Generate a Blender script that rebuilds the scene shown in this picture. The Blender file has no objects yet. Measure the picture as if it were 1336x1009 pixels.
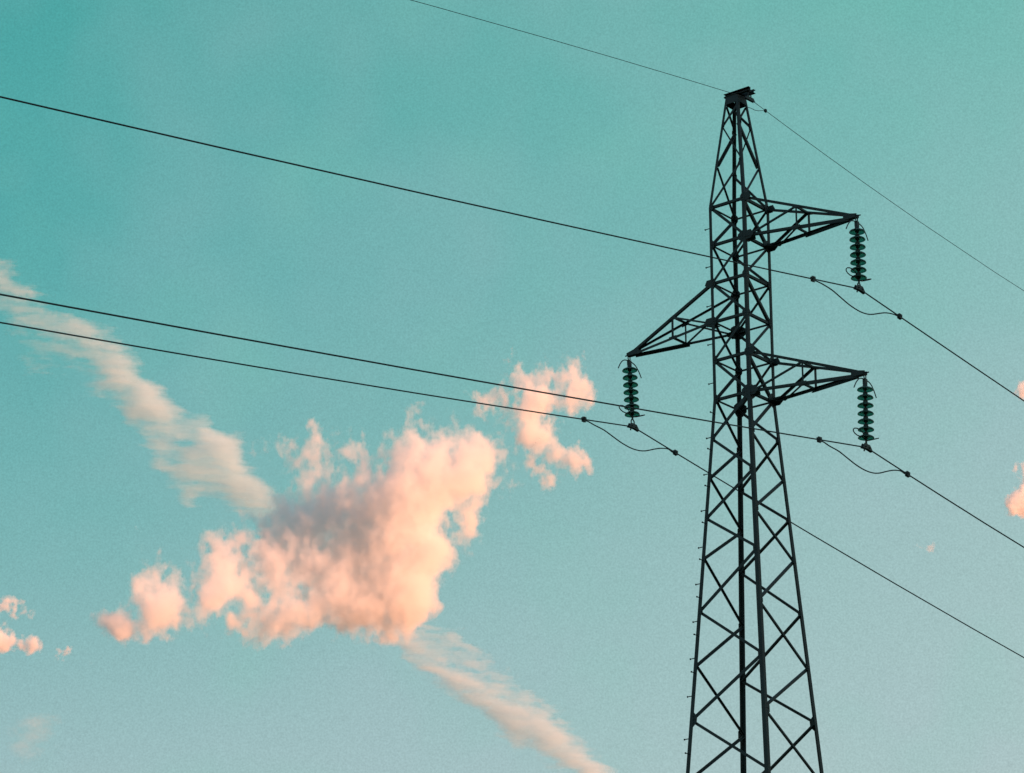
import bpy, bmesh, math, random
import numpy as np
from mathutils import Vector, Matrix

random.seed(7)
S = bpy.context.scene
COL = S.collection
R = math.radians

# ------------------------------------------------------------------ camera
F_PX, PITCH, ROLL, YAW = 3727.33, 0.3471934, 0.00082972, -0.0861718
CAM = Vector((0.0, -49.14677, 1.6))
cy, sy, cp, sp = math.cos(YAW), math.sin(YAW), math.cos(PITCH), math.sin(PITCH)
FWD = Vector((sy * cp, cy * cp, sp))
RIGHT = Vector((cy, -sy, 0))
UP = RIGHT.cross(FWD)
cr, sr = math.cos(ROLL), math.sin(ROLL)
RIGHT, UP = cr * RIGHT + sr * UP, -sr * RIGHT + cr * UP
cam = bpy.data.cameras.new('camera')
cam.sensor_width = 36.0
cam.lens = F_PX / 1336.0 * 36.0
cam.clip_start = 0.5
cam.clip_end = 60000
camo = bpy.data.objects.new('camera', cam)
COL.objects.link(camo)
camo.matrix_world = Matrix((
    (RIGHT.x, UP.x, -FWD.x, CAM.x),
    (RIGHT.y, UP.y, -FWD.y, CAM.y),
    (RIGHT.z, UP.z, -FWD.z, CAM.z), (0, 0, 0, 1)))
S.camera = camo

# ------------------------------------------------------------------ sun, sky, exposure
SUN_EL, SUN_AZ = 1.5, 119.0          # azimuth clockwise from +Y: low on the right, a little behind the viewer
SUNV = Vector((math.sin(R(SUN_AZ)) * math.cos(R(SUN_EL)), math.cos(R(SUN_AZ)) * math.cos(R(SUN_EL)), math.sin(R(SUN_EL))))
sun = bpy.data.lights.new('sun', 'SUN')
sun.energy = 4.0
sun.angle = R(0.5)
sun.color = (1.0, 0.418, 0.222)
suno = bpy.data.objects.new('sun', sun)
COL.objects.link(suno)
suno.rotation_euler = SUNV.to_track_quat('Z', 'Y').to_euler()

S.view_settings.view_transform = 'Standard'
S.view_settings.look = 'None'
S.view_settings.gamma = 1
S.view_settings.exposure = 1.3
S.cycles.volume_bounces = 8
S.cycles.max_bounces = 12
S.cycles.volume_step_rate = 0.25
S.cycles.volume_max_steps = 512


def lin(c):
    return tuple((x / 255 / 12.92) if x / 255 <= 0.04045 else ((x / 255 + 0.055) / 1.055) ** 2.4 for x in c) + (1.0,)


class NT:
    """tiny node-tree helper"""
    def __init__(s, tree):
        s.t = tree
    def n(s, kind, **kw):
        nd = s.t.nodes.new(kind)
        for k, v in kw.items():
            setattr(nd, k, v)
        return nd
    def put(s, sock, v):
        if isinstance(v, bpy.types.NodeSocket):
            s.t.links.new(v, sock)
        else:
            sock.default_value = v
    def math(s, op, a, b=0.0, clamp=False):
        nd = s.n('ShaderNodeMath', operation=op, use_clamp=clamp)
        s.put(nd.inputs[0], a); s.put(nd.inputs[1], b)
        return nd.outputs[0]
    def mix(s, f, a, b, mode='MIX'):
        nd = s.n('ShaderNodeMix', data_type='RGBA', blend_type=mode)
        s.put(nd.inputs[0], f); s.put(nd.inputs[6], a); s.put(nd.inputs[7], b)
        return nd.outputs[2]
    def ramp(s, f, stops, interp='LINEAR'):
        nd = s.n('ShaderNodeValToRGB')
        cr_ = nd.color_ramp
        cr_.interpolation = interp
        while len(cr_.elements) < len(stops):
            cr_.elements.new(0.5)
        for e, (p, c) in zip(cr_.elements, stops):
            e.position = p; e.color = c
        s.put(nd.inputs[0], f)
        return nd.outputs[0]
    def noise(s, vec, scale, detail=2.0, rough=0.5):
        nd = s.n('ShaderNodeTexNoise')
        nd.inputs['Scale'].default_value = scale
        nd.inputs['Detail'].default_value = detail
        nd.inputs['Roughness'].default_value = rough
        if vec is not None:
            s.put(nd.inputs['Vector'], vec)
        return nd.outputs[0]


world = bpy.data.worlds.new('World')
S.world = world
world.use_nodes = True
world.node_tree.nodes.clear()
W = NT(world.node_tree)
wo = W.n('ShaderNodeOutputWorld')
bg = W.n('ShaderNodeBackground')
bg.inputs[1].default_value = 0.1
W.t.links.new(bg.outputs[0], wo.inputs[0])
tc = W.n('ShaderNodeTexCoord')
sep = W.n('ShaderNodeSeparateXYZ')
W.t.links.new(tc.outputs['Generated'], sep.inputs[0])
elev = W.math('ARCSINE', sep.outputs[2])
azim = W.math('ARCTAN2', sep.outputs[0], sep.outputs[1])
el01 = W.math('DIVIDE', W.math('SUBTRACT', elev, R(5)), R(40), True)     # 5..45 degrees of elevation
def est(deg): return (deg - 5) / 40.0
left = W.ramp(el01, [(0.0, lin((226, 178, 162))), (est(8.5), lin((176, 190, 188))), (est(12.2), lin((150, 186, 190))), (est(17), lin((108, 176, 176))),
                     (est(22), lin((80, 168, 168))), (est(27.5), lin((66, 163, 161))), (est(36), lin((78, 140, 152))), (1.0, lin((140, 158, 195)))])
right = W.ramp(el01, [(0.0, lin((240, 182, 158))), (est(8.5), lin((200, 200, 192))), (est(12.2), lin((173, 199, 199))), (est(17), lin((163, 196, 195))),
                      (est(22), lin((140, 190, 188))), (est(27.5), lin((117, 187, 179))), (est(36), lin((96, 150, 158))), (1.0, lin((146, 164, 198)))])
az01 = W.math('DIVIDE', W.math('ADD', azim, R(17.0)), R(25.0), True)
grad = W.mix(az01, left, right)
# thin uneven veil of high haze
veil = W.noise(tc.outputs['Generated'], 9.0, 3.0, 0.55)
veil2 = W.noise(tc.outputs['Generated'], 21.0, 2.0, 0.5)
grad = W.mix(W.math('MULTIPLY', W.math('SUBTRACT', veil, 0.42, True), 0.9), grad, lin((168, 190, 198)))
grad = W.mix(W.math('MULTIPLY', W.math('SUBTRACT', veil2, 0.5, True), 0.6), grad, lin((120, 200, 180)))
fine = W.noise(tc.outputs['Generated'], 1500.0, 1.0, 0.6)
fine = W.math('ADD', W.math('MULTIPLY', W.math('SUBTRACT', fine, 0.5), 0.38), 1.0)
grad = W.mix(1.0, grad, fine, 'MULTIPLY')
sky = W.n('ShaderNodeTexSky', sky_type='NISHITA')
sky.sun_disc = False
sky.sun_elevation = R(SUN_EL)
sky.sun_rotation = R(SUN_AZ)
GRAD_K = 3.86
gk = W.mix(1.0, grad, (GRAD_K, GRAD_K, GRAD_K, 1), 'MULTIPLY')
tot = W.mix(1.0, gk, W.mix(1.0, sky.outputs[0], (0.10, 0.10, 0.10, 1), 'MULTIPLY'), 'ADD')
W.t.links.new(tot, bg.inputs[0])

# ------------------------------------------------------------------ materials
def mat_base(name):
    m = bpy.data.materials.new(name)
    m.use_nodes = True
    t = NT(m.node_tree)
    b = m.node_tree.nodes['Principled BSDF']
    return m, t, b


def mat_paint(name, c1, c2, rough, scale, metal=0.0):
    m, t, b = mat_base(name)
    co = t.n('ShaderNodeTexCoord')
    f = t.noise(co.outputs['Object'], scale, 5.0, 0.6)
    t.put(b.inputs['Base Color'], t.ramp(f, [(0.35, c1 + (1,)), (0.65, c2 + (1,))]))
    b.inputs['Roughness'].default_value = rough
    b.inputs['Metallic'].default_value = metal
    bp = t.n('ShaderNodeBump')
    bp.inputs['Strength'].default_value = 0.15
    t.put(bp.inputs['Height'], f)
    t.put(b.inputs['Normal'], bp.outputs[0])
    return m


STEEL = mat_paint('weathered_green_black_steel', (0.005, 0.017, 0.018), (0.012, 0.028, 0.029), 0.66, 3.0)
FITTING = mat_paint('dark_cast_fitting', (0.008, 0.020, 0.022), (0.018, 0.034, 0.034), 0.55, 12.0)
CABLE = mat_paint('oxidised_aluminium_cable', (0.014, 0.030, 0.033), (0.022, 0.042, 0.044), 0.7, 4.0)
GLASS, _t, _b = mat_base('bottle_green_glass')
_b.inputs['Base Color'].default_value = (0.035, 0.24, 0.165, 1)
_b.inputs['Roughness'].default_value = 0.12
_b.inputs['Transmission Weight'].default_value = 0.85
_b.inputs['IOR'].default_value = 1.5
GRASS, _t, _b = mat_base('dry_meadow_grass')
_co = _t.n('ShaderNodeTexCoord')
_f = _t.noise(_co.outputs['Object'], 0.02, 8.0, 0.6)
_t.put(_b.inputs['Base Color'], _t.ramp(_f, [(0.3, (0.035, 0.055, 0.018, 1)), (0.7, (0.085, 0.085, 0.035, 1))]))
_b.inputs['Roughness'].default_value = 0.95

# ------------------------------------------------------------------ mesh helpers
def link(name, bm, m, parent=None):
    bmesh.ops.recalc_face_normals(bm, faces=bm.faces)
    me = bpy.data.meshes.new(name)
    bm.to_mesh(me); bm.free()
    me.materials.append(m)
    o = bpy.data.objects.new(name, me)
    COL.objects.link(o)
    if parent is not None:
        o.parent = parent
    return o


def thing(name, label, cat, loc=(0, 0, 0), group=None):
    o = bpy.data.objects.new(name, None)
    COL.objects.link(o)
    o.empty_display_size = 0.3
    o.location = loc
    return tag(o, label, cat, group)


def tag(o, label, cat, group=None):
    o['label'] = label; o['category'] = cat
    if group: o['group'] = group
    return o


def prism(bm, rings):
    """skin a list of equal-length vertex rings, cap both ends"""
    vs = [[bm.verts.new(c) for c in r] for r in rings]
    n = len(vs[0])
    for a, b in zip(vs, vs[1:]):
        for i in range(n):
            bm.faces.new((a[i], a[(i + 1) % n], b[(i + 1) % n], b[i]))
    bm.faces.new(vs[0][::-1]); bm.faces.new(vs[-1])


def angle_ring(p, d1, d2, w, th):
    prof = [(0, 0), (w, 0), (w, th), (th, th), (th, w), (0, w)]
    return [p + d1 * a + d2 * b for a, b in prof]


def angle_bar(bm, p, q, w, nrm, th=None, flip=1.0):
    """rolled angle bar from p to q: one flange lies in the plane whose outward normal is nrm"""
    p, q = Vector(p), Vector(q)
    ax = (q - p).normalized()
    n = (nrm - ax * nrm.dot(ax)).normalized()
    a = n.cross(ax) * flip
    th = th or max(0.004, w * 0.11)
    off = -a * w * 0.5
    prism(bm, [angle_ring(p + off, a, -n, w, th), angle_ring(q + off, a, -n, w, th)])


def plate(bm, pts, nrm, th=0.008):
    n = nrm.normalized() * th
    a = [bm.verts.new(p) for p in pts]
    b = [bm.verts.new(p + n) for p in pts]
    k = len(pts)
    bm.faces.new(a[::-1]); bm.faces.new(b)
    for i in range(k):
        bm.faces.new((a[i], a[(i + 1) % k], b[(i + 1) % k], b[i]))


def tube(bm, pts, r, seg=8):
    pts = [Vector(p) for p in pts]
    rings = []
    t0 = (pts[1] - pts[0]).normalized()
    ref = Vector((0, 0, 1)) if abs(t0.z) < 0.9 else Vector((1, 0, 0))
    u = t0.cross(ref).normalized()
    for i, p in enumerate(pts):
        t = (pts[min(i + 1, len(pts) - 1)] - pts[max(i - 1, 0)]).normalized()
        u = (u - t * u.dot(t)).normalized()
        v = t.cross(u)
        rr = r[i] if isinstance(r, (list, tuple)) else r
        rings.append([p + (u * math.cos(2 * math.pi * k / seg) + v * math.sin(2 * math.pi * k / seg)) * rr for k in range(seg)])
    prism(bm, rings)


def box(bm, c, ex, ey, ez):
    """box with half-axis vectors"""
    c = Vector(c)
    rings = [[c + sz * ez + sx * ex + sy_ * ey for sx, sy_ in ((-1, -1), (1, -1), (1, 1), (-1, 1))] for sz in (-1, 1)]
    prism(bm, rings)


def lathe(bm, prof, axis, org, seg=24):
    axis = axis.normalized()
    u = axis.orthogonal().normalized(); v = axis.cross(u)
    rings = [[org + axis * z + (u * math.cos(2 * math.pi * k / seg) + v * math.sin(2 * math.pi * k / seg)) * r for k in range(seg)] for r, z in prof]
    prism(bm, rings)


def spline(pts, per=8):
    """Catmull-Rom through 3D points"""
    P = [Vector(p) for p in pts]
    P = [2 * P[0] - P[1]] + P + [2 * P[-1] - P[-2]]
    out = []
    for i in range(1, len(P) - 2):
        for k in range(per):
            t = k / per
            a, b, c, d = P[i - 1:i + 3]
            out.append(0.5 * ((2 * b) + (c - a) * t + (2 * a - 5 * b + 4 * c - d) * t * t + (3 * b - 3 * c + d - a) * t ** 3))
    out.append(P[-2])
    return out


# ------------------------------------------------------------------ setting: ground and an unseen ridge added to keep sun off the tower
bm = bmesh.new()
RG = 26000
N = 48
vc = bm.verts.new((0, 0, 0))
prev = None
rad = [60, 400, 2500, RG]
rings = [[bm.verts.new((r * math.cos(2 * math.pi * k / N), r * math.sin(2 * math.pi * k / N), 0)) for k in range(N)] for r in rad]
for k in range(N):
    bm.faces.new((vc, rings[0][k], rings[0][(k + 1) % N]))
    for a, b in zip(rings, rings[1:]):
        bm.faces.new((a[k], b[k], b[(k + 1) % N], a[(k + 1) % N]))
g = link('ground', bm, GRASS)
g['kind'] = 'structure'

sunh = Vector((SUNV.x, SUNV.y, 0)).normalized()
sidev = Vector((-sunh.y, sunh.x, 0))
bm = bmesh.new()
rows = []
for i in range(13):
    a = -900 + i * 150
    row = []
    for k in range(81):
        b = -2400 + k * 60
        across = math.exp(-((a) / 330.0) ** 2)
        along = math.exp(-(b / 1700.0) ** 4)
        h = (88 + 16 * math.sin(b * 0.0041 + 1.0) + 7 * math.sin(b * 0.013) + 4 * math.sin(a * 0.02 + b * 0.03)) * across * along
        row.append(bm.verts.new(sunh * (1500 + a) + sidev * b + Vector((0, 0, h - 1.0))))
    rows.append(row)
for r0, r1 in zip(rows, rows[1:]):
    for k in range(80):
        bm.faces.new((r0[k], r0[k + 1], r1[k + 1], r1[k]))
h = link('added_shade_hills', bm, GRASS)
h['kind'] = 'structure'
for f in h.data.polygons: f.use_smooth = True

# ------------------------------------------------------------------ the lattice tower
PHI = 0.182155
Z = [25.13, 24.942, 24.517, 23.677, 22.847, 22.083, 21.325, 20.565, 19.805, 19.045, 18.292, 17.537, 16.782, 16.027, 15.051, 14.063, 13.086,
     12.0, 10.8, 9.4, 7.8, 5.6, 3.0, 0.0]
# index: 0 cap top, 1 t3, 2 t2, 3 t1, 4..9 = L1..L6, 10.. = lower nodes
S0 = 0.78
def width(z):
    if z > Z[4]: return S0 + (0.2965 - S0) * (z - Z[4]) / (24.942 - Z[4])
    if z < Z[9]: return S0 + (1.5635 - S0) * (Z[9] - z) / (Z[9] - 13.086)
    return S0
ANG = {'L': math.pi + PHI, 'B': -math.pi / 2 + PHI, 'R': PHI, 'A': math.pi / 2 + PHI}
def node(k, z):
    r = width(z) / math.sqrt(2)
    return Vector((r * math.cos(ANG[k]), r * math.sin(ANG[k]), z))
FACES = {'LB': ('L', 'B'), 'BR': ('B', 'R'), 'RA': ('R', 'A'), 'AL': ('A', 'L')}
def fnormal(f):
    a, b = FACES[f]
    v = node(a, 20) + node(b, 20); v.z = 0
    return v.normalized()
ADJ = {'L': ('B', 'A'), 'B': ('L', 'R'), 'R': ('B', 'A'), 'A': ('L', 'R')}
ARM = fnormal('BR')                       # the right-hand cross-arms point this way
LINE = Vector((-ARM.y, ARM.x, 0))         # the line runs this way, away from the viewer

tower = thing('lattice_tower', 'tall dark steel lattice pylon with three cross-arms, the only tower in view', 'pylon')

LEGS = {}
for k in 'LBRA':
    bm = bmesh.new()
    d1 = (node(ADJ[k][0], 20) - node(k, 20)).normalized()
    d2 = (node(ADJ[k][1], 20) - node(k, 20)).normalized()
    rings = []
    for z, w in ((-0.3, 0.085), (Z[14], 0.076), (Z[9], 0.066), (Z[9] - 0.0, 0.063), (Z[4], 0.060), (Z[4], 0.056), (Z[0] - 0.02, 0.052)):
        zz = z
        rings.append(angle_ring(node(k, zz) - (d1 + d2) * w * 0.22, d1, d2, w, max(0.006, w * 0.12)))
    # avoid zero-length segments where the section changes
    fixed = [rings[0]]
    for r_ in rings[1:]:
        if (r_[0] - fixed[-1][0]).length < 1e-4:
            r_ = [v + Vector((0, 0, 0.004)) for v in r_]
        fixed.append(r_)
    prism(bm, fixed)
    LEGS[k] = link('leg', bm, STEEL, tower)

# horizontal struts: one ring at each of the six levels of the straight body
for lv in range(4, 10):
    for f, (a, b) in FACES.items():
        w = 0.050 if f in ('LB', 'BR') else 0.040
        n = fnormal(f)
        bm = bmesh.new()
        pa, pb = node(a, Z[lv]), node(b, Z[lv])
        ax = (pb - pa).normalized()
        off = -n * 0.009
        angle_bar(bm, pa + ax * 0.03 + off, pb - ax * 0.03 + off, w, n)
        link('strut', bm, STEEL, tower)

# zig-zag braces, one per panel and face
def brace(face, ka, za, kb, zb, w, parent, name='brace', bmx=None):
    n = fnormal(face)
    pa, pb = node(ka, za), node(kb, zb)
    ax = (pb - pa).normalized()
    off = -n * 0.012
    b_ = bmx or bmesh.new()
    angle_bar(b_, pa + ax * 0.02 + off, pb - ax * 0.02 + off, w, n)
    if bmx is None:
        return link(name, b_, STEEL, parent)

low = bmesh.new()
for f in FACES:
    a, b = FACES[f]
    thick = f in ('LB', 'RA')
    lr = 'L' if 'L' in f else 'R'          # the outer leg of this face as seen in the photo
    ab = 'B' if 'B' in f else 'A'
    for i in range(1, len(Z) - 1):
        # at level 4 the LB and RA zig-zags touch the outer leg, the other two the middle leg
        on_outer = ((i - 4) % 2 == 0) == thick
        k0, k1 = (lr, ab) if on_outer else (ab, lr)
        if i < 4:
            w = 0.030 if on_outer else 0.050
        elif i < 9:
            w = 0.054 if thick else 0.038
            if f == 'BR': w = 0.054 if k0 == 'B' else 0.038
            if f == 'AL': w = 0.047 if k0 == 'A' else 0.034
        elif thick:
            w = 0.066 if on_outer != (lr == 'L') else 0.052
        else:
            w = 0.037 if (k0 in 'LB') else 0.047
        if i >= 17:
            brace(f, k0, Z[i], k1, Z[i + 1], w, tower, bmx=low)
        else:
            brace(f, k0, Z[i], k1, Z[i + 1], w, tower)
lo_ = link('lower_bracing', low, STEEL, tower)
lo_['kind'] = 'stuff'

# gusset plates on the legs
def gusset(k, other, z, w, h, skew=0.0, out=0.0):
    face = [f for f in FACES if k in f and other in f][0]
    n = fnormal(face)
    p = node(k, z)
    d = node(other, z) - p; d.z = 0; d.normalize()
    ax = (node(k, z + 0.3) - node(k, z - 0.3)).normalized()
    q = lambda u, v: p + d * u + ax * v + n * 0.003
    e = -out
    pts = [q(e, -h / 2), q(w * 0.45, -h / 2 + skew), q(w, -h * 0.22 + skew), q(w, h * 0.22 + skew), q(w * 0.45, h / 2 + skew), q(e, h / 2)]
    bm = bmesh.new()
    plate(bm, pts, n, 0.007)
    # bolt heads
    for (u, v) in ((0.3, -0.25), (0.3, 0.25), (0.7, 0.0), (0.3, 0.0)):
        c = q(w * u, h * v + skew * u) + n * 0.007
        lathe(bm, [(0.011, 0), (0.011, 0.009), (0.006, 0.012)], n, c, 6)
    link('gusset_plate', bm, STEEL, LEGS[k])

for k in 'LBRA':
    for o in ADJ[k]:
        for lv in range(4, 10):
            w, h_ = 0.085, 0.20
            pair = {k, o}
            if pair == {'B', 'R'}:
                w, h_ = {4: (0.12, 0.24), 5: (0.20, 0.22), 8: (0.12, 0.22), 9: (0.18, 0.28)}.get(lv, (w, h_))
            elif pair == {'L', 'A'}:
                w, h_ = {6: (0.10, 0.24), 7: (0.17, 0.24)}.get(lv, (w, h_))
            if k == 'A':
                w, h_ = {7: (0.19, 0.26), 9: (0.16, 0.26)}.get(lv, (w, h_))
            if k == 'B' and o == 'L':
                w, h_ = {5: (0.16, 0.22), 7: (0.11, 0.20), 9: (0.17, 0.26)}.get(lv, (w, h_))
            gusset(k, o, Z[lv], w, h_)
    for i in range(10, 17):
        outer = k in 'LR'
        for o in ADJ[k]:
            f = [f for f in FACES if k in f and o in f][0]
            thick = f in ('LB', 'RA')
            on_outer = ((i - 4) % 2 == 0) == thick
            if on_outer == outer:
                big = i in (16,)
                gusset(k, o, Z[i], 0.13 if big else 0.085, 0.26 if big else 0.15)
    for i in (2, 3):
        for o in ADJ[k]:
            f = [f for f in FACES if k in f and o in f][0]
            on_outer = ((i - 4) % 2 == 0) == (f in ('LB', 'RA'))
            if on_outer == (k in 'LR'):
                gusset(k, o, Z[i], 0.06, 0.12)

# step bolts on the left leg
def step_bolt(z, face, ln):
    n = fnormal(face)
    d = fnormal('AL') if face == 'LB' else fnormal('LB')
    p = node('L', z) - d * 0.022
    bm = bmesh.new()
    tube(bm, [p - n * 0.015, p + n * ln], 0.0085, 6)
    lathe(bm, [(0.017, 0), (0.017, 0.012)], n, p + n * ln, 6)
    lathe(bm, [(0.016, 0), (0.016, 0.012)], n, p + n * 0.002, 6)
    link('step_bolt', bm, STEEL, LEGS['L'])
for z in (22.437, 21.676, 20.899, 20.145, 19.384, 18.334, 17.637, 16.951, 16.261, 15.579, 14.888, 14.213, 13.531, 12.767):
    step_bolt(z, 'AL', 0.125)
for z in (18.769, 18.07, 17.37, 16.677, 15.99, 15.296, 14.608, 13.931, 12.481):
    step_bolt(z, 'LB', 0.115)

# cross-arms
TIPS = {}
def crossarm(sgn, lv_top, lv_bot, reach, ztip):
    d = ARM * sgn
    ks = ('B', 'R') if sgn > 0 else ('A', 'L')       # near-camera chord and far chord
    if sgn < 0: ks = ('L', 'A')
    tip = d * reach + Vector((0, 0, ztip))
    lat = LINE
    bm = bmesh.new()
    # tip: two cheek plates, a cap and a hanger lug
    for s_ in (-1, 1):
        c = tip - d * 0.13 + lat * s_ * 0.035 + Vector((0, 0, 0.03))
        pts = [c - d * 0.13 + Vector((0, 0, -0.065)), c + d * 0.09 + Vector((0, 0, -0.058)), c + d * 0.155 + Vector((0, 0, -0.035)),
               c + d * 0.155 + Vector((0, 0, 0.005)), c - d * 0.02 + Vector((0, 0, 0.045)), c - d * 0.13 + Vector((0, 0, 0.070))]
        plate(bm, pts, lat * s_, 0.010)
    box(bm, tip - d * 0.10 + Vector((0, 0, -0.02)), d * 0.12, lat * 0.05, Vector((0, 0, 0.010)))
    tube(bm, [tip + d * 0.00 - lat * 0.06, tip + lat * 0.06], 0.014, 6)
    tube(bm, [tip + d * 0.0 + Vector((0, 0, 0.0)), tip + d * 0.085], 0.012, 6)
    arm = link('crossarm', bm, STEEL, tower)
    mids = {}
    mean_n = {}
    for k in ks:
        side = -LINE if k in ('B', 'L') else LINE     # outward normal of this side frame
        sl = lat * (0.03 if side.dot(lat) > 0 else -0.03)
        top0, bot0 = node(k, Z[lv_top]), node(k, Z[lv_bot])
        t1 = tip - d * 0.14 + sl + Vector((0, 0, 0.055)); b1 = tip - d * 0.14 + sl + Vector((0, 0, -0.015))
        for nm, p0, p1, wv in (('top', top0, t1, 0.036 if k == 'A' else 0.052), ('bot', bot0, b1, 0.050)):
            b_ = bmesh.new()
            angle_bar(b_, p0 + d * 0.0, p1, wv, side, flip=1 if nm == 'bot' else -1)
            if nm == 'bot' and k != 'L':              # doubled outer half
                m0 = p0.lerp(p1, 0.46)
                angle_bar(b_, m0 + Vector((0, 0, -0.036)), p1 + Vector((0, 0, -0.026)), 0.056 if k == 'A' else 0.036, side, flip=-1)
            link('chord', b_, STEEL, arm)
        mids[k] = (top0.lerp(t1, 0.5), bot0.lerp(b1, 0.5))
        mean_n[k] = side
        b_ = bmesh.new()
        angle_bar(b_, mids[k][0], mids[k][1], 0.048 if k in ('R', 'L') else 0.036, side)
        link('post', b_, STEEL, arm)
    upv = Vector((0, 0, 1))
    k0, k1 = ks
    for j in (0, 1):                                  # the rungs of the mid frame
        b_ = bmesh.new(); angle_bar(b_, mids[k0][j], mids[k1][j], 0.036, d); link('rung', b_, STEEL, arm)
    for k in ks:                                      # side diagonals
        b_ = bmesh.new()
        angle_bar(b_, node(k, Z[lv_bot]) + d * 0.10, mids[k][0], {'R': 0.044, 'B': 0.032, 'L': 0.036, 'A': 0.036}[k], mean_n[k])
        link('diagonal', b_, STEEL, arm)
    a_, c_ = ('R', 'B') if sgn > 0 else ('L', 'A')    # plan diagonal in the bottom plane
    b_ = bmesh.new()
    angle_bar(b_, node(a_, Z[lv_bot]) + d * (0.22 if sgn > 0 else 0.10) - upv * 0.03, mids[c_][1] - upv * 0.02, 0.042 if sgn > 0 else 0.026, -upv)
    link('diagonal', b_, STEEL, arm)
    # connection plates at the root and the mid frame, each its own piece
    def cplate(pts, n_, th):
        b2 = bmesh.new()
        plate(b2, pts, n_, th)
        link('connection_plate', b2, STEEL, arm)
    for k in ks:
        inn = (LINE if k in ('B', 'L') else -LINE)
        p = node(k, Z[lv_bot]) + Vector((0, 0, -0.032))
        cplate([p - d * 0.02 - inn * 0.02, p + d * 0.16 - inn * 0.012, p + d * 0.19 + inn * 0.05, p + d * 0.10 + inn * 0.20, p - d * 0.02 + inn * 0.22], -upv, 0.007)
        side = mean_n[k]
        for lv, ww, hh in ((lv_top, 0.15, 0.15), (lv_bot, 0.19, 0.17)):
            p = node(k, Z[lv]) + side * 0.004
            cplate([p - d * 0.03 - upv * hh / 2, p + d * ww * 0.6 - upv * hh / 2, p + d * ww - upv * hh * 0.1, p + d * ww * 0.7 + upv * hh / 2, p - d * 0.03 + upv * hh / 2], side, 0.006)
        p = mids[k][0] + side * 0.004
        cplate([p - d * 0.09 - upv * 0.03, p + d * 0.09 - upv * 0.055, p + d * 0.09 - upv * 0.02, p - d * 0.05 + upv * 0.045], side, 0.006)
        p = mids[k][1] + side * 0.004
        cplate([p - d * 0.09 - upv * 0.03, p + d * 0.08 - upv * 0.03, p + d * 0.08 + upv * 0.03, p - d * 0.09 + upv * 0.04], side, 0.006)
    TIPS[(sgn, lv_top)] = tip
crossarm(1, 4, 5, 2.556, 22.00)
crossarm(-1, 6, 7, 2.615, 20.55)
crossarm(1, 8, 9, 2.585, 18.98)

# tower head: skirt plates, cap and the earth wire bracket
bm = bmesh.new()
for f, (a, b) in FACES.items():
    n = fnormal(f)
    pts = [node(a, 24.965), node(b, 24.965), node(b, 25.135), node(a, 25.135)]
    pts = [p + n * 0.004 for p in pts]
    plate(bm, pts, n, 0.008)
link('head_plate', bm, STEEL, tower)
bm = bmesh.new()
for s_ in (-1, 1):
    c0 = -ARM * 0.20 + LINE * s_ * 0.085 + Vector((0, 0, 25.180))
    c1 = ARM * 0.375 + LINE * s_ * 0.085 + Vector((0, 0, 25.180))
    box(bm, (c0 + c1) / 2 + LINE * s_ * -0.03, (c1 - c0) / 2, LINE * 0.005, Vector((0, 0, 0.037)))
    for dz in (-0.033, 0.033):
        box(bm, (c0 + c1) / 2 + Vector((0, 0, dz)), (c1 - c0) / 2, LINE * 0.030, Vector((0, 0, 0.005)))
box(bm, Vector((0, 0, 25.140)), ARM * 0.17, LINE * 0.15, Vector((0, 0, 0.004)))
for a_ in (-0.12, 0.12, 0.32):
    box(bm, ARM * a_ + Vector((0, 0, 25.175)), ARM * 0.012, LINE * 0.060, Vector((0, 0, 0.028)))
link('earth_wire_bracket', bm, STEEL, tower)

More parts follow.
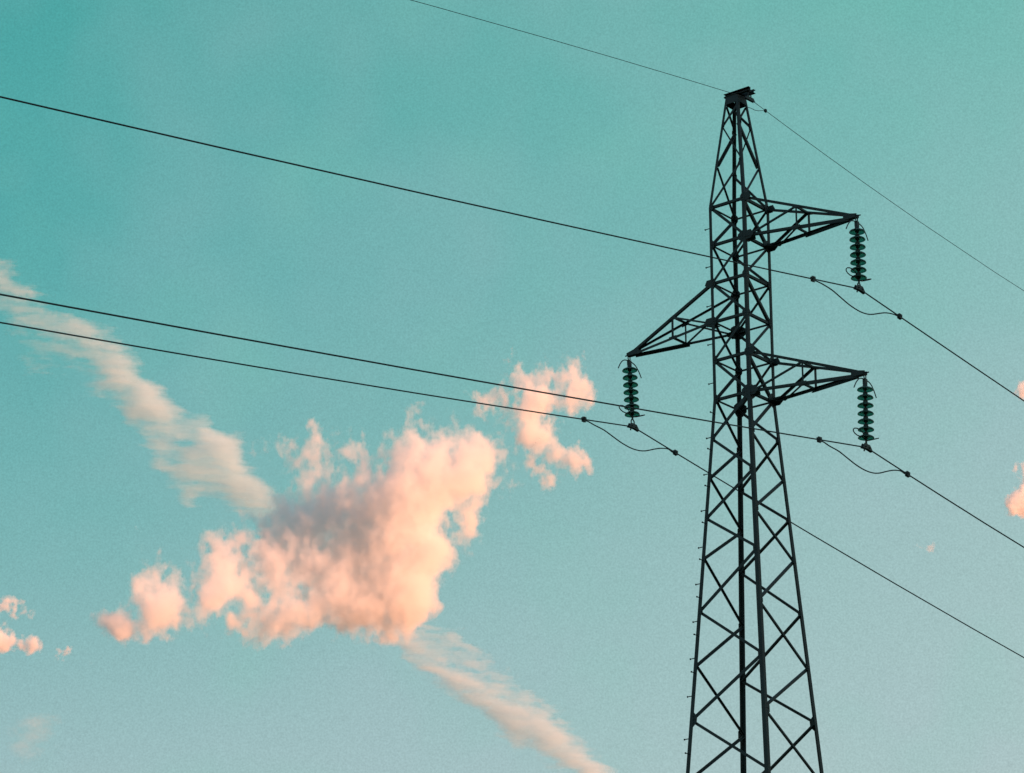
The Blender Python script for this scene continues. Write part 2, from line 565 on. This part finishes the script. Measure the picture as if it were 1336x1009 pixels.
# ------------------------------------------------------------------ insulator strings
DISC_PITCH = 0.1485
def insulator(tip, clampz, label, lean):
    """seven glass discs hung from a cross-arm tip"""
    top = tip + Vector((0, 0, -0.03))
    root = thing('insulator_string', label, 'insulator', tip, 'insulator strings hung from the cross-arm tips')
    bot = Vector((tip.x, tip.y, 0)) + lean; bot.z = clampz
    ax = (bot - top).normalized()
    L = (bot - top).length
    loc = lambda s_: (top + ax * s_) - tip
    # hanger: shackle loop and ball link
    bm = bmesh.new()
    for s_ in (-1, 1):
        tube(bm, [loc(-0.02) + LINE * 0.03 * s_, loc(0.05) + LINE * 0.030 * s_, loc(0.09) + LINE * 0.012 * s_], 0.012, 6)
    box(bm, loc(0.13), ARM * 0.03, LINE * 0.034, ax * 0.05)
    tube(bm, [loc(0.16), loc(0.24)], 0.016, 8)
    link('hanger', bm, FITTING, root)
    first = 0.262
    for i in range(7):
        s_ = first + i * DISC_PITCH
        bm = bmesh.new()
        # bell: domed top, drooping rim, two ribs beneath
        prof = [(0.040, -0.022), (0.078, -0.020), (0.112, -0.012), (0.134, 0.002), (0.143, 0.016), (0.144, 0.026), (0.139, 0.028),
                (0.130, 0.018), (0.118, 0.008), (0.108, 0.010), (0.103, 0.022), (0.097, 0.010), (0.076, 0.004), (0.069, 0.018), (0.062, 0.004), (0.036, 0.002)]
        lathe(bm, prof, ax, loc(s_), 28)
        g_ = link('glass_disc', bm, GLASS, root)
        for p_ in g_.data.polygons: p_.use_smooth = True
        bm = bmesh.new()
        lathe(bm, [(0.022, -0.088), (0.038, -0.082), (0.046, -0.050), (0.048, -0.018), (0.042, -0.012)], ax, loc(s_), 14)
        lathe(bm, [(0.036, 0.003), (0.036, 0.024), (0.018, 0.034), (0.018, 0.066)], ax, loc(s_), 12)
        link('cap', bm, FITTING, g_)
    yb = first + 6 * DISC_PITCH + 0.10
    # upper arcing horn: one rod bent down at both ends along the line
    bm = bmesh.new()
    base = loc(0.09)
    arm_pts = lambda s_: [base + LINE * s_ * u + ax * v for u, v in ((0.0, 0.0), (0.10, 0.008), (0.20, 0.045), (0.29, 0.135), (0.36, 0.245))]
    tube(bm, spline(arm_pts(-1)[::-1] + arm_pts(1)[1:], 6), 0.0105, 6)
    link('arcing_horn', bm, FITTING, root)
    # lower arcing horn: two racket loops tilted upward
    for s_ in (-1, 1):
        bm = bmesh.new()
        b0 = loc(yb - 0.025)
        dv = (LINE * s_ * math.cos(R(21)) - ax * math.sin(R(21))).normalized()
        sv = ARM
        pts = [b0, b0 + dv * 0.10]
        for q in range(13):
            a = math.pi - q / 12 * 2 * math.pi
            pts.append(b0 + dv * (0.265 + 0.125 * math.cos(a)) + sv * 0.075 * math.sin(a))
        tube(bm, pts, 0.0105, 6)
        link('arcing_ring', bm, FITTING, root)
    # yoke and suspension clamp
    bm = bmesh.new()
    tube(bm, [loc(yb - 0.05), loc(yb + 0.02)], 0.018, 8)
    for s_ in (-1, 1):
        tube(bm, [loc(yb), loc(yb + 0.05) + LINE * 0.045 * s_, loc(L - 0.02) + LINE * 0.050 * s_], 0.013, 6)
    link('yoke', bm, FITTING, root)
    bm = bmesh.new()
    c = loc(L)
    dn = Vector((0, 0, -1))
    for s_ in (-1, 1):
        pts = [c - LINE * 0.15 + dn * 0.045, c - LINE * 0.05 + dn * 0.035, c + LINE * 0.05 + dn * 0.035, c + LINE * 0.17 + dn * 0.05,
               c + LINE * 0.08 - dn * 0.055, c - LINE * 0.09 - dn * 0.055]
        plate(bm, [p + ARM * 0.018 * s_ for p in pts], ARM * s_, 0.014)
    tube(bm, [c - LINE * 0.15 + dn * 0.030, c, c + LINE * 0.16 + dn * 0.034], 0.024, 8)
    for u in (-0.06, 0.06):
        tube(bm, [c + LINE * u - ARM * 0.05, c + LINE * u + ARM * 0.05], 0.014, 6)
    tube(bm, [c - LINE * 0.06 + dn * 0.02, c - LINE * 0.075 + dn * 0.085], 0.014, 6)
    link('suspension_clamp', bm, FITTING, root)
    return bot

CL = {}
CL['top'] = insulator(TIPS[(1, 4)], 20.592, 'green glass insulator string hanging from the topmost right-hand arm of the pylon', ARM * (2.546 - 2.556))
CL['left'] = insulator(TIPS[(-1, 6)], 19.103, 'green glass insulator string hanging from the only arm pointing left', -ARM * (2.545 - 2.615))
CL['low'] = insulator(TIPS[(1, 8)], 17.603, 'green glass insulator string hanging from the lower right-hand arm', ARM * (2.55 - 2.585))

# ------------------------------------------------------------------ conductors, jumpers, earth wire
def wire_z(t, near, far):
    a, b = near if t < 0 else far
    return a * t + b * t * t
def wire(name, c, near, far, r, label, cat, group=None, off=-0.03):
    ts = [-70, -55, -42, -32, -25, -20, -16, -12, -9, -6, -4, -2.5, -1.4, -0.7, -0.3, -0.12, 0, 0.12, 0.3, 0.7, 1.4, 2.5, 4, 6, 9, 12, 16, 20, 26, 34, 44, 58, 75, 95]
    bm = bmesh.new()
    tube(bm, [c + LINE * t + Vector((0, 0, wire_z(t, near, far) + off * 0)) for t in ts], r, 8)
    o = link(name, bm, CABLE)
    for p in o.data.polygons: p.use_smooth = True
    return tag(o, label, cat, group)
WP = {'top': ((0.1875, 0.00038), (-0.0975, 0.00060)), 'left': ((0.1727, 0.00067), (-0.1255, 0.00097)), 'low': ((0.1678, 0.00036), (-0.1200, 0.00240))}
WP['low'] = ((0.1678, 0.00036), (-0.1190, 0.00220))
GRP = 'power cables carried by the pylon'
wire('power_cable', CL['top'], *WP['top'], 0.0125, 'topmost thick black power cable, clamped under the upper right-hand insulator', 'cable', GRP)
wire('power_cable', CL['left'], *WP['left'], 0.0125, 'lowest of the three black power cables at left edge, clamped under the left insulator', 'cable', GRP)
wire('power_cable', CL['low'], *WP['low'], 0.0125, 'black power cable passing behind the pylon body to the lower right-hand insulator', 'cable', GRP)

def clamp_block(pos, tdir, parent, small=False):
    bm = bmesh.new()
    t = tdir.normalized(); u = ARM; v = t.cross(u)
    sc = 0.62 if small else 1.0
    box(bm, pos, t * 0.042 * sc, u * 0.030 * sc, v * 0.042 * sc)
    box(bm, pos - v * 0.012, t * 0.026 * sc, u * 0.040 * sc, v * 0.020 * sc)
    for a in (-0.022, 0.022):
        tube(bm, [pos + t * a - v * 0.058 * sc, pos + t * a + v * 0.058 * sc], 0.009 * sc, 6)
    return link('clamp', bm, FITTING, parent)

JP = [(-1.486, 0.0), (-1.35, -0.004), (-1.18, -0.035), (-0.896, -0.115), (-0.653, -0.215), (-0.367, -0.325), (-0.077, -0.41),
      (0.176, -0.423), (0.391, -0.372), (0.654, -0.272), (0.874, -0.197), (1.093, -0.153), (1.25, -0.144), (1.335, -0.16)]
def jumper(key, label):
    c = CL[key]; near, far = WP[key]
    t0, t1 = -1.486, 1.335
    pts = []
    for t, z in JP:
        if t < 0:
            zz = {-1.486: -0.302, -1.35: -0.285, -1.18: -0.282, -0.896: -0.302, -0.653: -0.351, -0.367: -0.41, -0.077: -0.438}[t]
        else:
            zz = z
        pts.append(Vector((0, 0, 0)) + LINE * t + Vector((0, 0, zz)))
    # lift the ends onto the cable
    pts[0] = LINE * t0 + Vector((0, 0, wire_z(t0, near, far) - 0.02))
    pts[1] = LINE * -1.36 + Vector((0, 0, wire_z(-1.36, near, far) - 0.03))
    pts[-2] = LINE * 1.22 + Vector((0, 0, wire_z(1.22, near, far) - 0.025))
    pts[-1] = LINE * t1 + Vector((0, 0, wire_z(t1, near, far) - 0.02))
    bm = bmesh.new()
    tube(bm, spline(pts, 6), 0.0115, 8)
    o = link('jumper_cable', bm, CABLE)
    for p in o.data.polygons: p.use_smooth = True
    o.location = c
    tag(o, label, 'jumper', 'slack jumper cables under the insulators')
    for t in (t0, t1):
        z0 = wire_z(t, near, far); z1 = wire_z(t + 0.05, near, far)
        clamp_block(LINE * t + Vector((0, 0, z0)), LINE * 0.05 + Vector((0, 0, z1 - z0)), o)
jumper('top', 'slack black loop of cable bridging the clamp below the topmost right insulator')
jumper('left', 'slack black loop of cable bridging the clamp below the left insulator')
jumper('low', 'slack black loop of cable bridging the clamp below the lower right insulator')

EC = ARM * 0.3137 + Vector((0, 0, 25.016))
EW = ((0.176, -0.0012), (-0.1105, 0.0034))
wire('earth_wire', EC, *EW, 0.0055, 'very thin wire over the very top of the pylon, highest line in view', 'wire')
# earth wire hanger under the bracket end
bm = bmesh.new()
for s_ in (-1, 1):
    tube(bm, [EC + Vector((0, 0, 0.20)) + LINE * 0.03 * s_, EC + Vector((0, 0, 0.09)) + LINE * 0.045 * s_, EC + LINE * 0.05 * s_], 0.012, 6)
pts = [EC - LINE * 0.15 + Vector((0, 0, -0.045)), EC + LINE * 0.15 + Vector((0, 0, -0.03)), EC + LINE * 0.10 + Vector((0, 0, 0.03)), EC - LINE * 0.10 + Vector((0, 0, 0.03))]
for s_ in (-1, 1):
    plate(bm, [p + ARM * 0.01 * s_ for p in pts], ARM * s_, 0.016)
link('earth_wire_hanger', bm, FITTING, tower)
bm = bmesh.new()
ld = [(-0.10, -0.165), (0.041, -0.184), (0.167, -0.177), (0.295, -0.143), (0.424, -0.091), (0.501, -0.062)]
tube(bm, spline([LINE * t + Vector((0, 0, z)) + ARM * (0.0 if t > 0 else -0.07) for t, z in ld], 5), 0.0055, 6)
o = link('earthing_lead', bm, CABLE)
o.location = EC
tag(o, 'short thin drooping wire joining the tower head to the highest line', 'wire')
clamp_block(LINE * 0.52 + Vector((0, 0, -0.060)), LINE + Vector((0, 0, -0.11)), o, True)

# ------------------------------------------------------------------ clouds
def fbm(shape, base, octaves, seed, stretch=(1, 1, 1), gain=0.55):
    """smooth 3D value noise, cubic-interpolated lattice, summed over octaves; about -1..1"""
    rng = np.random.default_rng(seed)
    out = np.zeros(shape, np.float32)
    amp, tot = 1.0, 0.0
    for o in range(octaves):
        ax = []
        dims = []
        for d in range(3):
            cell = max(1.0, base * stretch[d] / 2 ** o)
            x = np.arange(shape[d], dtype=np.float32) / cell
            i = np.floor(x).astype(int)
            f = x - i
            ax.append((i, f))
            dims.append(i.max() + 5)
        lat = rng.uniform(-1, 1, dims).astype(np.float32)
        for d in range(3):
            i, f = ax[d]
            w = [((1 - f) ** 3) / 6, (3 * f ** 3 - 6 * f ** 2 + 4) / 6, (-3 * f ** 3 + 3 * f ** 2 + 3 * f + 1) / 6, f ** 3 / 6]
            sh = [1, 1, 1]; sh[d] = -1
            lat = sum(np.take(lat, i + k, axis=d) * w[k].reshape(sh).astype(np.float32) for k in range(4))
        out += lat / 0.34 * amp
        tot += amp * amp
        amp *= gain
    return out / math.sqrt(tot) * 0.5


def sstep(a, b, x):
    t = np.clip((x - a) / (b - a), 0, 1)
    return t * t * (3 - 2 * t)


def cloud_mat(name, o, res, radius, gain, cut, aniso, tint=(1, 1, 1, 1), step=0.25, fray=None):
    m = bpy.data.materials.new(name)
    m.use_nodes = True
    t = NT(m.node_tree)
    m.node_tree.nodes.clear()
    out = t.n('ShaderNodeOutputMaterial')
    v = t.n('ShaderNodeVolumePrincipled')
    v.inputs['Color'].default_value = tint
    v.inputs['Anisotropy'].default_value = aniso
    pd = t.n('ShaderNodeTexPointDensity')
    pd.point_source = 'OBJECT'; pd.object = o; pd.space = 'WORLD'
    pd.resolution = res; pd.radius = radius; pd.interpolation = 'Linear'
    t.put(pd.inputs[0], t.n('ShaderNodeNewGeometry').outputs['Position'])
    base_d = t.math('SUBTRACT', pd.outputs['Density'], cut)
    if fray:
        amount, size, squash = fray
        mp = t.n('ShaderNodeMapping')
        mp.inputs['Scale'].default_value = squash
        t.put(mp.inputs['Vector'], t.n('ShaderNodeTexCoord').outputs['Object'])
        nz = t.noise(mp.outputs[0], 1.0 / size, 3.0, 0.62)
        nz = t.math('MULTIPLY', t.math('SUBTRACT', nz, 0.40), amount)
        base_d = t.math('SUBTRACT', base_d, nz)
    # the hull's own few points carry no vapour
    d = t.math('MULTIPLY', t.math('MAXIMUM', t.math('MINIMUM', base_d, t.math('MULTIPLY', t.math('SUBTRACT', pd.outputs['Density'], cut), 3.0)), 0.0), gain)
    t.put(v.inputs['Density'], d)
    t.put(out.inputs['Volume'], v.outputs[0])
    m.cycles.volume_step_rate = step
    return m


def make_cloud(name, label, dens, vox, org, centre_px, dist, tau, label_cat='cloud', rot=0.0, seed=1, hullcell=3, res=180, aniso=0.0, mult=6, hull_level=0.06, step=0.25, group=None, tint=(1, 1, 1, 1), fray=None):
    """dens: 0..1 grid [u right, v up, w away] of voxel size vox (in units of dist/F_PX); org: grid origin relative to the centre"""
    unit = dist / F_PX
    cx, cy_ = centre_px
    d = FWD + RIGHT * ((cx - 668) / F_PX) - UP * ((cy_ - 504.5) / F_PX)
    pos = CAM + d * dist
    w = d.normalized()
    u = w.cross(Vector((0, 0, 1))).normalized()
    v = u.cross(w)
    if rot:
        u, v = u * math.cos(rot) + v * math.sin(rot), v * math.cos(rot) - u * math.sin(rot)
    rng = np.random.default_rng(seed)
    # points: jittered copies in proportion to density
    cnt = np.floor(dens * mult + rng.random(dens.shape)).astype(int)
    idx = np.argwhere(cnt > 0)
    rep = np.repeat(idx, cnt[idx[:, 0], idx[:, 1], idx[:, 2]], axis=0).astype(np.float32)
    pts = (rep + rng.random(rep.shape)) * vox + np.array(org)
    # hull: smoothed boundary of coarse cells that hold any cloud
    c = hullcell
    sh = [(-(-n // c)) for n in dens.shape]
    pad = np.zeros([s_ * c for s_ in sh], np.float32)
    pad[:dens.shape[0], :dens.shape[1], :dens.shape[2]] = dens
    occ = pad.reshape(sh[0], c, sh[1], c, sh[2], c).max(axis=(1, 3, 5)) > hull_level
    occ = np.pad(occ, 2)
    o2 = occ.copy()
    for a in range(3):
        o2 |= np.roll(occ, 1, a) | np.roll(occ, -1, a)
    occ = o2
    # fill gaps along the view so the hull stays simple
    bm = bmesh.new()
    vm = {}
    def V(i, j, k):
        key = (i, j, k)
        if key not in vm:
            vm[key] = bm.verts.new((((i - 2) * c * vox + org[0]) * unit, ((k - 2) * c * vox + org[2]) * unit, ((j - 2) * c * vox + org[1]) * unit))
        return vm[key]
    cells = np.argwhere(occ)
    quads = {(1, 0, 0): ((1, 0, 0), (1, 1, 0), (1, 1, 1), (1, 0, 1)), (-1, 0, 0): ((0, 0, 0), (0, 0, 1), (0, 1, 1), (0, 1, 0)),
             (0, 1, 0): ((0, 1, 0), (0, 1, 1), (1, 1, 1), (1, 1, 0)), (0, -1, 0): ((0, 0, 0), (1, 0, 0), (1, 0, 1), (0, 0, 1)),
             (0, 0, 1): ((0, 0, 1), (1, 0, 1), (1, 1, 1), (0, 1, 1)), (0, 0, -1): ((0, 0, 0), (0, 1, 0), (1, 1, 0), (1, 0, 0))}
    for i, j, k in cells:
        for dn, q in quads.items():
            if not occ[i + dn[0], j + dn[1], k + dn[2]]:
                bm.faces.new([V(i + a, j + b, k + e) for a, b, e in q])
    for _ in range(3):
        bmesh.ops.smooth_vert(bm, verts=bm.verts, factor=0.5, use_axis_x=True, use_axis_y=True, use_axis_z=True)
    bmesh.ops.recalc_face_normals(bm, faces=bm.faces)
    me = bpy.data.meshes.new(name)
    bm.to_mesh(me); bm.free()
    for p in me.polygons: p.use_smooth = True
    nv = len(me.vertices)
    me.vertices.add(len(pts))
    co = np.zeros((nv + len(pts), 3), np.float32)
    buf = np.zeros(len(co) * 3, np.float32)
    me.vertices.foreach_get('co', buf)
    co = buf.reshape(-1, 3)
    co[nv:, 0] = pts[:, 0] * unit; co[nv:, 1] = pts[:, 2] * unit; co[nv:, 2] = pts[:, 1] * unit
    me.vertices.foreach_set('co', co.ravel())
    me.update()
    o = bpy.data.objects.new(name, me)
    COL.objects.link(o)
    o.matrix_world = Matrix(((u.x, w.x, v.x, pos.x), (u.y, w.y, v.y, pos.y), (u.z, w.z, v.z, pos.z), (0, 0, 0, 1)))
    me.materials.append(cloud_mat(name + '_vapour', o, res, vox * 1.6 * unit, tau / unit / mult, 1.2, aniso, tint=tint, step=step, fray=None if fray is None else (fray[0], fray[1] * unit, fray[2])))
    tag(o, label, label_cat, group)
    print(name, 'points', len(pts), 'hull', nv, 'dens>0', int((dens > 0.02).sum()))
    return o


def grid(x0, x1, y0, y1, w0, w1, vox, c):
    """grid over photo-like cloud coordinates; returns U,V in px (V down) and origin relative to c"""
    nx, ny, nw = int((x1 - x0) / vox), int((y1 - y0) / vox), int((w1 - w0) / vox)
    U = (x0 + (np.arange(nx) + .5) * vox).reshape(-1, 1, 1).astype(np.float32)
    V = (y1 - (np.arange(ny) + .5) * vox).reshape(1, -1, 1).astype(np.float32)
    Wd = (w0 + (np.arange(nw) + .5) * vox).reshape(1, 1, -1).astype(np.float32)
    return U, V, Wd, (nx, ny, nw), (x0 - c[0], c[1] - y1, w0)


def map_cloud(name, label, x0, y0, cell, rows, dist, vox, seed, tau, wfun, hb=12, hg=56, w_ext=(-110, 110), amp=0.42, base=24, stretch=(1, 1.35, 2.2), gain=0.66,
              soft=0.75, cut=0.10, power=1.4, shear=0.0, dome=0.5, veil=0.0, **kw):
    """cloud built from a hand-noted chart of how thick it is (0-9), given real depth and ragged by 3D noise"""
    T = np.array([[int(ch) for ch in r] for r in rows], np.float32) / 9.0
    T = np.pad(T, 2)
    x0 -= 2 * cell; y0 -= 2 * cell
    ny_, nx_ = T.shape
    x1, y1 = x0 + nx_ * cell, y0 + ny_ * cell
    c = ((x0 + x1) / 2, (y0 + y1) / 2)
    U, V, Wd, shape, org = grid(x0, x1, y0, y1, w_ext[0], w_ext[1], vox, c)
    def up(f, i):
        return [-0.5 * f + f ** 2 - 0.5 * f ** 3, 1 - 2.5 * f ** 2 + 1.5 * f ** 3, 0.5 * f + 2 * f ** 2 - 1.5 * f ** 3, -0.5 * f ** 2 + 0.5 * f ** 3], i
    def sample(A, pos, axis):
        i = np.floor(pos).astype(int); f = pos - i
        w_, i = up(f, i)
        sh = [1, 1]; sh[axis] = -1
        return sum(np.take(A, np.clip(i + k - 1, 0, A.shape[axis] - 1), axis=axis) * w_[k].reshape(sh) for k in range(4))
    # warp the chart a little so that its cells never show
    A = sample(T, (V[0, :, 0] - y0) / cell - 0.5, 0)
    A = sample(A, (U[:, 0, 0] - x0) / cell - 0.5, 1)          # [v, u]
    t = np.clip(A.T[:, :, None], 0, 1.2).astype(np.float32) * 1.1
    n = fbm(shape, base / vox, 5, seed, stretch, gain)
    if shear:
        for i in range(shape[0]):
            n[i] = np.roll(n[i], int(round(i * shear)), axis=0)
    wc = wfun(U, V)
    ker = np.array([1, 4, 6, 4, 1], np.float32) / 16
    Tb = T.copy()
    for _ in range(1):
        for ax_ in (0, 1):
            Tb = sum(np.roll(Tb, k - 2, ax_) * ker[k] for k in range(5))
    B_ = sample(sample(Tb, (V[0, :, 0] - y0) / cell - 0.5, 0), (U[:, 0, 0] - x0) / cell - 0.5, 1)
    tb = np.clip(B_.T[:, :, None], 0, 1).astype(np.float32)
    h = hb + hg * t
    q = ((Wd - wc) / h) ** 2
    edge = 0.62 + 0.38 * (1 - np.clip(t, 0, 1))
    s2 = t * (1.0 - dome * q) - 0.22 * q + amp * n * edge * np.clip(t * 4, 0, 1)
    dens = np.clip((s2 - cut) / soft, 0, 1) ** power
    if veil:
        nv_ = fbm(shape, base * 1.3 / vox, 5, seed + 9, (1.0, 1.2, 2.6), 0.8)
        dens = np.maximum(dens, veil * np.clip(tb * 2.1 + 0.60 * nv_ - 0.26, 0, 1) ** 1.5 * np.exp(-((Wd - wc) / 34.0) ** 2))
    for x, lo, hi in ((U, x0, x1), (V, y0, y1), (Wd, w_ext[0], w_ext[1])):
        m = 0.05 * (hi - lo)
        dens = dens * sstep(0, m, x - lo) * sstep(0, m, hi - x)
    return make_cloud(name, label, dens.astype(np.float32), vox, org, c, dist, tau, seed=seed, **kw)


def gauss(U, V, x, y, sx, sy_):
    return np.exp(-((U - x) / sx) ** 2 - ((V - y) / sy_) ** 2)


BIG = [
    '00000000000000000001000000000000',
    '00000000000000010101003222111110',
    '00000000000000023111014333322110',
    '00000000000033435433147665653210',
    '00000000000034555554268786863210',
    '00000000000000345457788998964310',
    '00000000000000045678899999964210',
    '00000000000024557788999987631000',
    '00000000000355678889999975620000',
    '00000000023667788889999963720000',
    '00000010055777888899999986410000',
    '00000231266568889999999963200000',
    '00000544367767888999999942000000',
    '00001665377776758999999930000000',
    '00012487464278778889999830000000',
    '00387487421468877457888400000000',
    '00248533221357642223464000000000',
    '00000000000013210000000000000000']
map_cloud('cumulus_cloud', 'large ragged salmon pink cumulus cloud with a grey shaded hollow, biggest cloud in the sky', 80, 500, 20, BIG, 3000, 2.3, 11, 0.019,
          lambda U, V: -38 * gauss(U, V, 555, 720, 100, 170) + 70 * gauss(U, V, 352, 678, 105, 58) - 62 * gauss(U, V, 320, 805, 170, 55) - 70 * gauss(U, V, 170, 800, 90, 70),
          w_ext=(-180, 150), hb=10, hg=44, amp=0.80, base=26, cut=0.03, soft=0.95, gain=0.82, stretch=(1, 1.4, 2.8), power=1.6, res=256, mult=5, veil=0.34, hull_level=0.05, fray=(28.0, 15.0, (1, 0.4, 0.75)))
FRAG = [
    '000110100',
    '001312461',
    '011454683',
    '344355476',
    '354466563',
    '122365220',
    '000376220',
    '000233541',
    '000045343',
    '000025321',
    '000002100']
map_cloud('cloud_fragment', 'ragged pink cloud fragment crossed by two cables, between the big cloud and the left insulator', 600, 440, 20, FRAG, 3100, 2.0, 23, 0.024,
          lambda U, V: 0.15 * (U - 690), hb=8, hg=36, w_ext=(-75, 75), amp=0.85, base=22, cut=0.05, soft=0.85, gain=0.82, power=1.6, stretch=(1, 1.4, 2.8), veil=0.30, res=210, mult=4, fray=(24.0, 14.0, (1, 0.4, 0.75)), group='small pink clouds')
PUFF = dict(veil=0.25, hb=5, hg=24, amp=0.75, base=13, cut=0.08, soft=0.6, gain=0.75, stretch=(1, 1.3, 2.2), mult=4, fray=(26.0, 9.0, (1, 0.4, 0.8)), group='small pink clouds')
LEFT_PUFFS = ['000000000000', '344543100000', '455432310000', '343222210000', '122200000000', '344321010000', '567642463000', '456533464200', '122111231000']
map_cloud('small_cloud', 'pale pink puffs cut by the left edge of the photo, low down', -30, 770, 10, LEFT_PUFFS, 2500, 1.5, 31, 0.04,
          lambda U, V: 0 * U, w_ext=(-40, 40), res=130, **PUFF)
map_cloud('small_cloud', 'tiny pale pink wisp right of the low left-edge puffs', 70, 840, 6, ['0132', '2464', '3552', '2430'], 2500, 1.0, 37, 0.05,
          lambda U, V: 0 * U, w_ext=(-24, 24), res=90, **dict(PUFF, hb=3, hg=10, base=8))
RIGHT_PUFF = ['0013564000', '0024676200', '0024687500', '0137787500', '0467887500', '0578886400', '0477776400', '0124443100']
map_cloud('small_cloud', 'small pink puff cut by the right edge of the photo, right of the lower insulator', 1300, 600, 10, RIGHT_PUFF, 3000, 1.5, 41, 0.04,
          lambda U, V: 0.9 * (U - 1325) - 10, w_ext=(-40, 40), res=130, **PUFF)
map_cloud('small_cloud', 'faint pale puff cut by the right edge, behind the descending topmost cable', 1300, 495, 10, ['0023454310', '0245666431', '0023454310'], 3000, 1.5, 43, 0.035,
          lambda U, V: 0.5 * (U - 1330), w_ext=(-30, 30), res=110, **PUFF)
map_cloud('small_cloud', 'tiniest faint pink wisp, between the two lowest cables right of the pylon', 1186, 706, 6, ['0100120', '1223553', '0012420', '0001100'], 3000, 1.2, 47, 0.022,
          lambda U, V: 0 * U, w_ext=(-24, 24), res=90, **dict(PUFF, hb=3, hg=10, base=8))
STREAK_A = [
    '3531000000000000000000',
    '3454100000000000000000',
    '2345521000000000000000',
    '1234454200000000000000',
    '0003455653200000000000',
    '0002234455400000000000',
    '0000222335640000000000',
    '0000332225763000000000',
    '0000000024568400000000',
    '0000000101368840000000',
    '0000000000055555500000',
    '0000000000004554785000',
    '0000000000000436687000',
    '0000000000000445556400',
    '0000000000000035567650',
    '0000000000000004225663',
    '0000000000000000012222']
map_cloud('cirrus_streak', 'long pale feathery streak of cloud slanting in from the left edge to the big cloud', -60, 340, 20, STREAK_A, 5200, 2.4, 61, 0.0125,
          lambda U, V: 0 * U, hb=14, hg=26, w_ext=(-60, 60), amp=0.46, base=15, stretch=(3.4, 0.50, 3.0), gain=0.85, shear=-0.12, cut=0.0, soft=0.9, power=1.2, tint=(0.78, 0.95, 1, 1), fray=(17.0, 10.0, (0.24, 0.3, 1.15)), res=200, mult=4, group='pale streaks of high cloud')
STREAK_B = [
    '00433200000000000000',
    '00543342000000000000',
    '00055333200000000000',
    '00015644420000000000',
    '00000376553100000000',
    '00000025654420000000',
    '00000000466542000000',
    '00000000057664100000',
    '00000000004577420000',
    '00000000000036743000',
    '00000000000002485300',
    '00000000000000047630',
    '00000000000000003663',
    '00000000000000000044']
map_cloud('cirrus_streak', 'pale feathery streak of cloud running from below the big cloud to the bottom edge', 460, 800, 20, STREAK_B, 5200, 2.4, 67, 0.016,
          lambda U, V: 0 * U, hb=14, hg=26, w_ext=(-60, 60), amp=0.50, base=15, stretch=(3.4, 0.50, 3.0), gain=0.85, shear=-0.30, cut=0.0, soft=0.9, power=1.2, tint=(0.80, 0.95, 1, 1), fray=(15.0, 10.0, (0.26, 0.3, 1.15)), res=200, mult=4, group='pale streaks of high cloud')
SMUDGE = ['0122100', '1233210', '1222110', '0110000']
map_cloud('cirrus_streak', 'faint short smudge of pale cloud near the lower left corner', 0, 930, 18, SMUDGE, 5200, 2.4, 71, 0.012,
          lambda U, V: 0 * U, hb=14, hg=26, w_ext=(-45, 45), amp=0.4, base=24, stretch=(2.2, 0.7, 2.0), gain=0.6, cut=0.0, res=100, mult=5, group='pale streaks of high cloud')
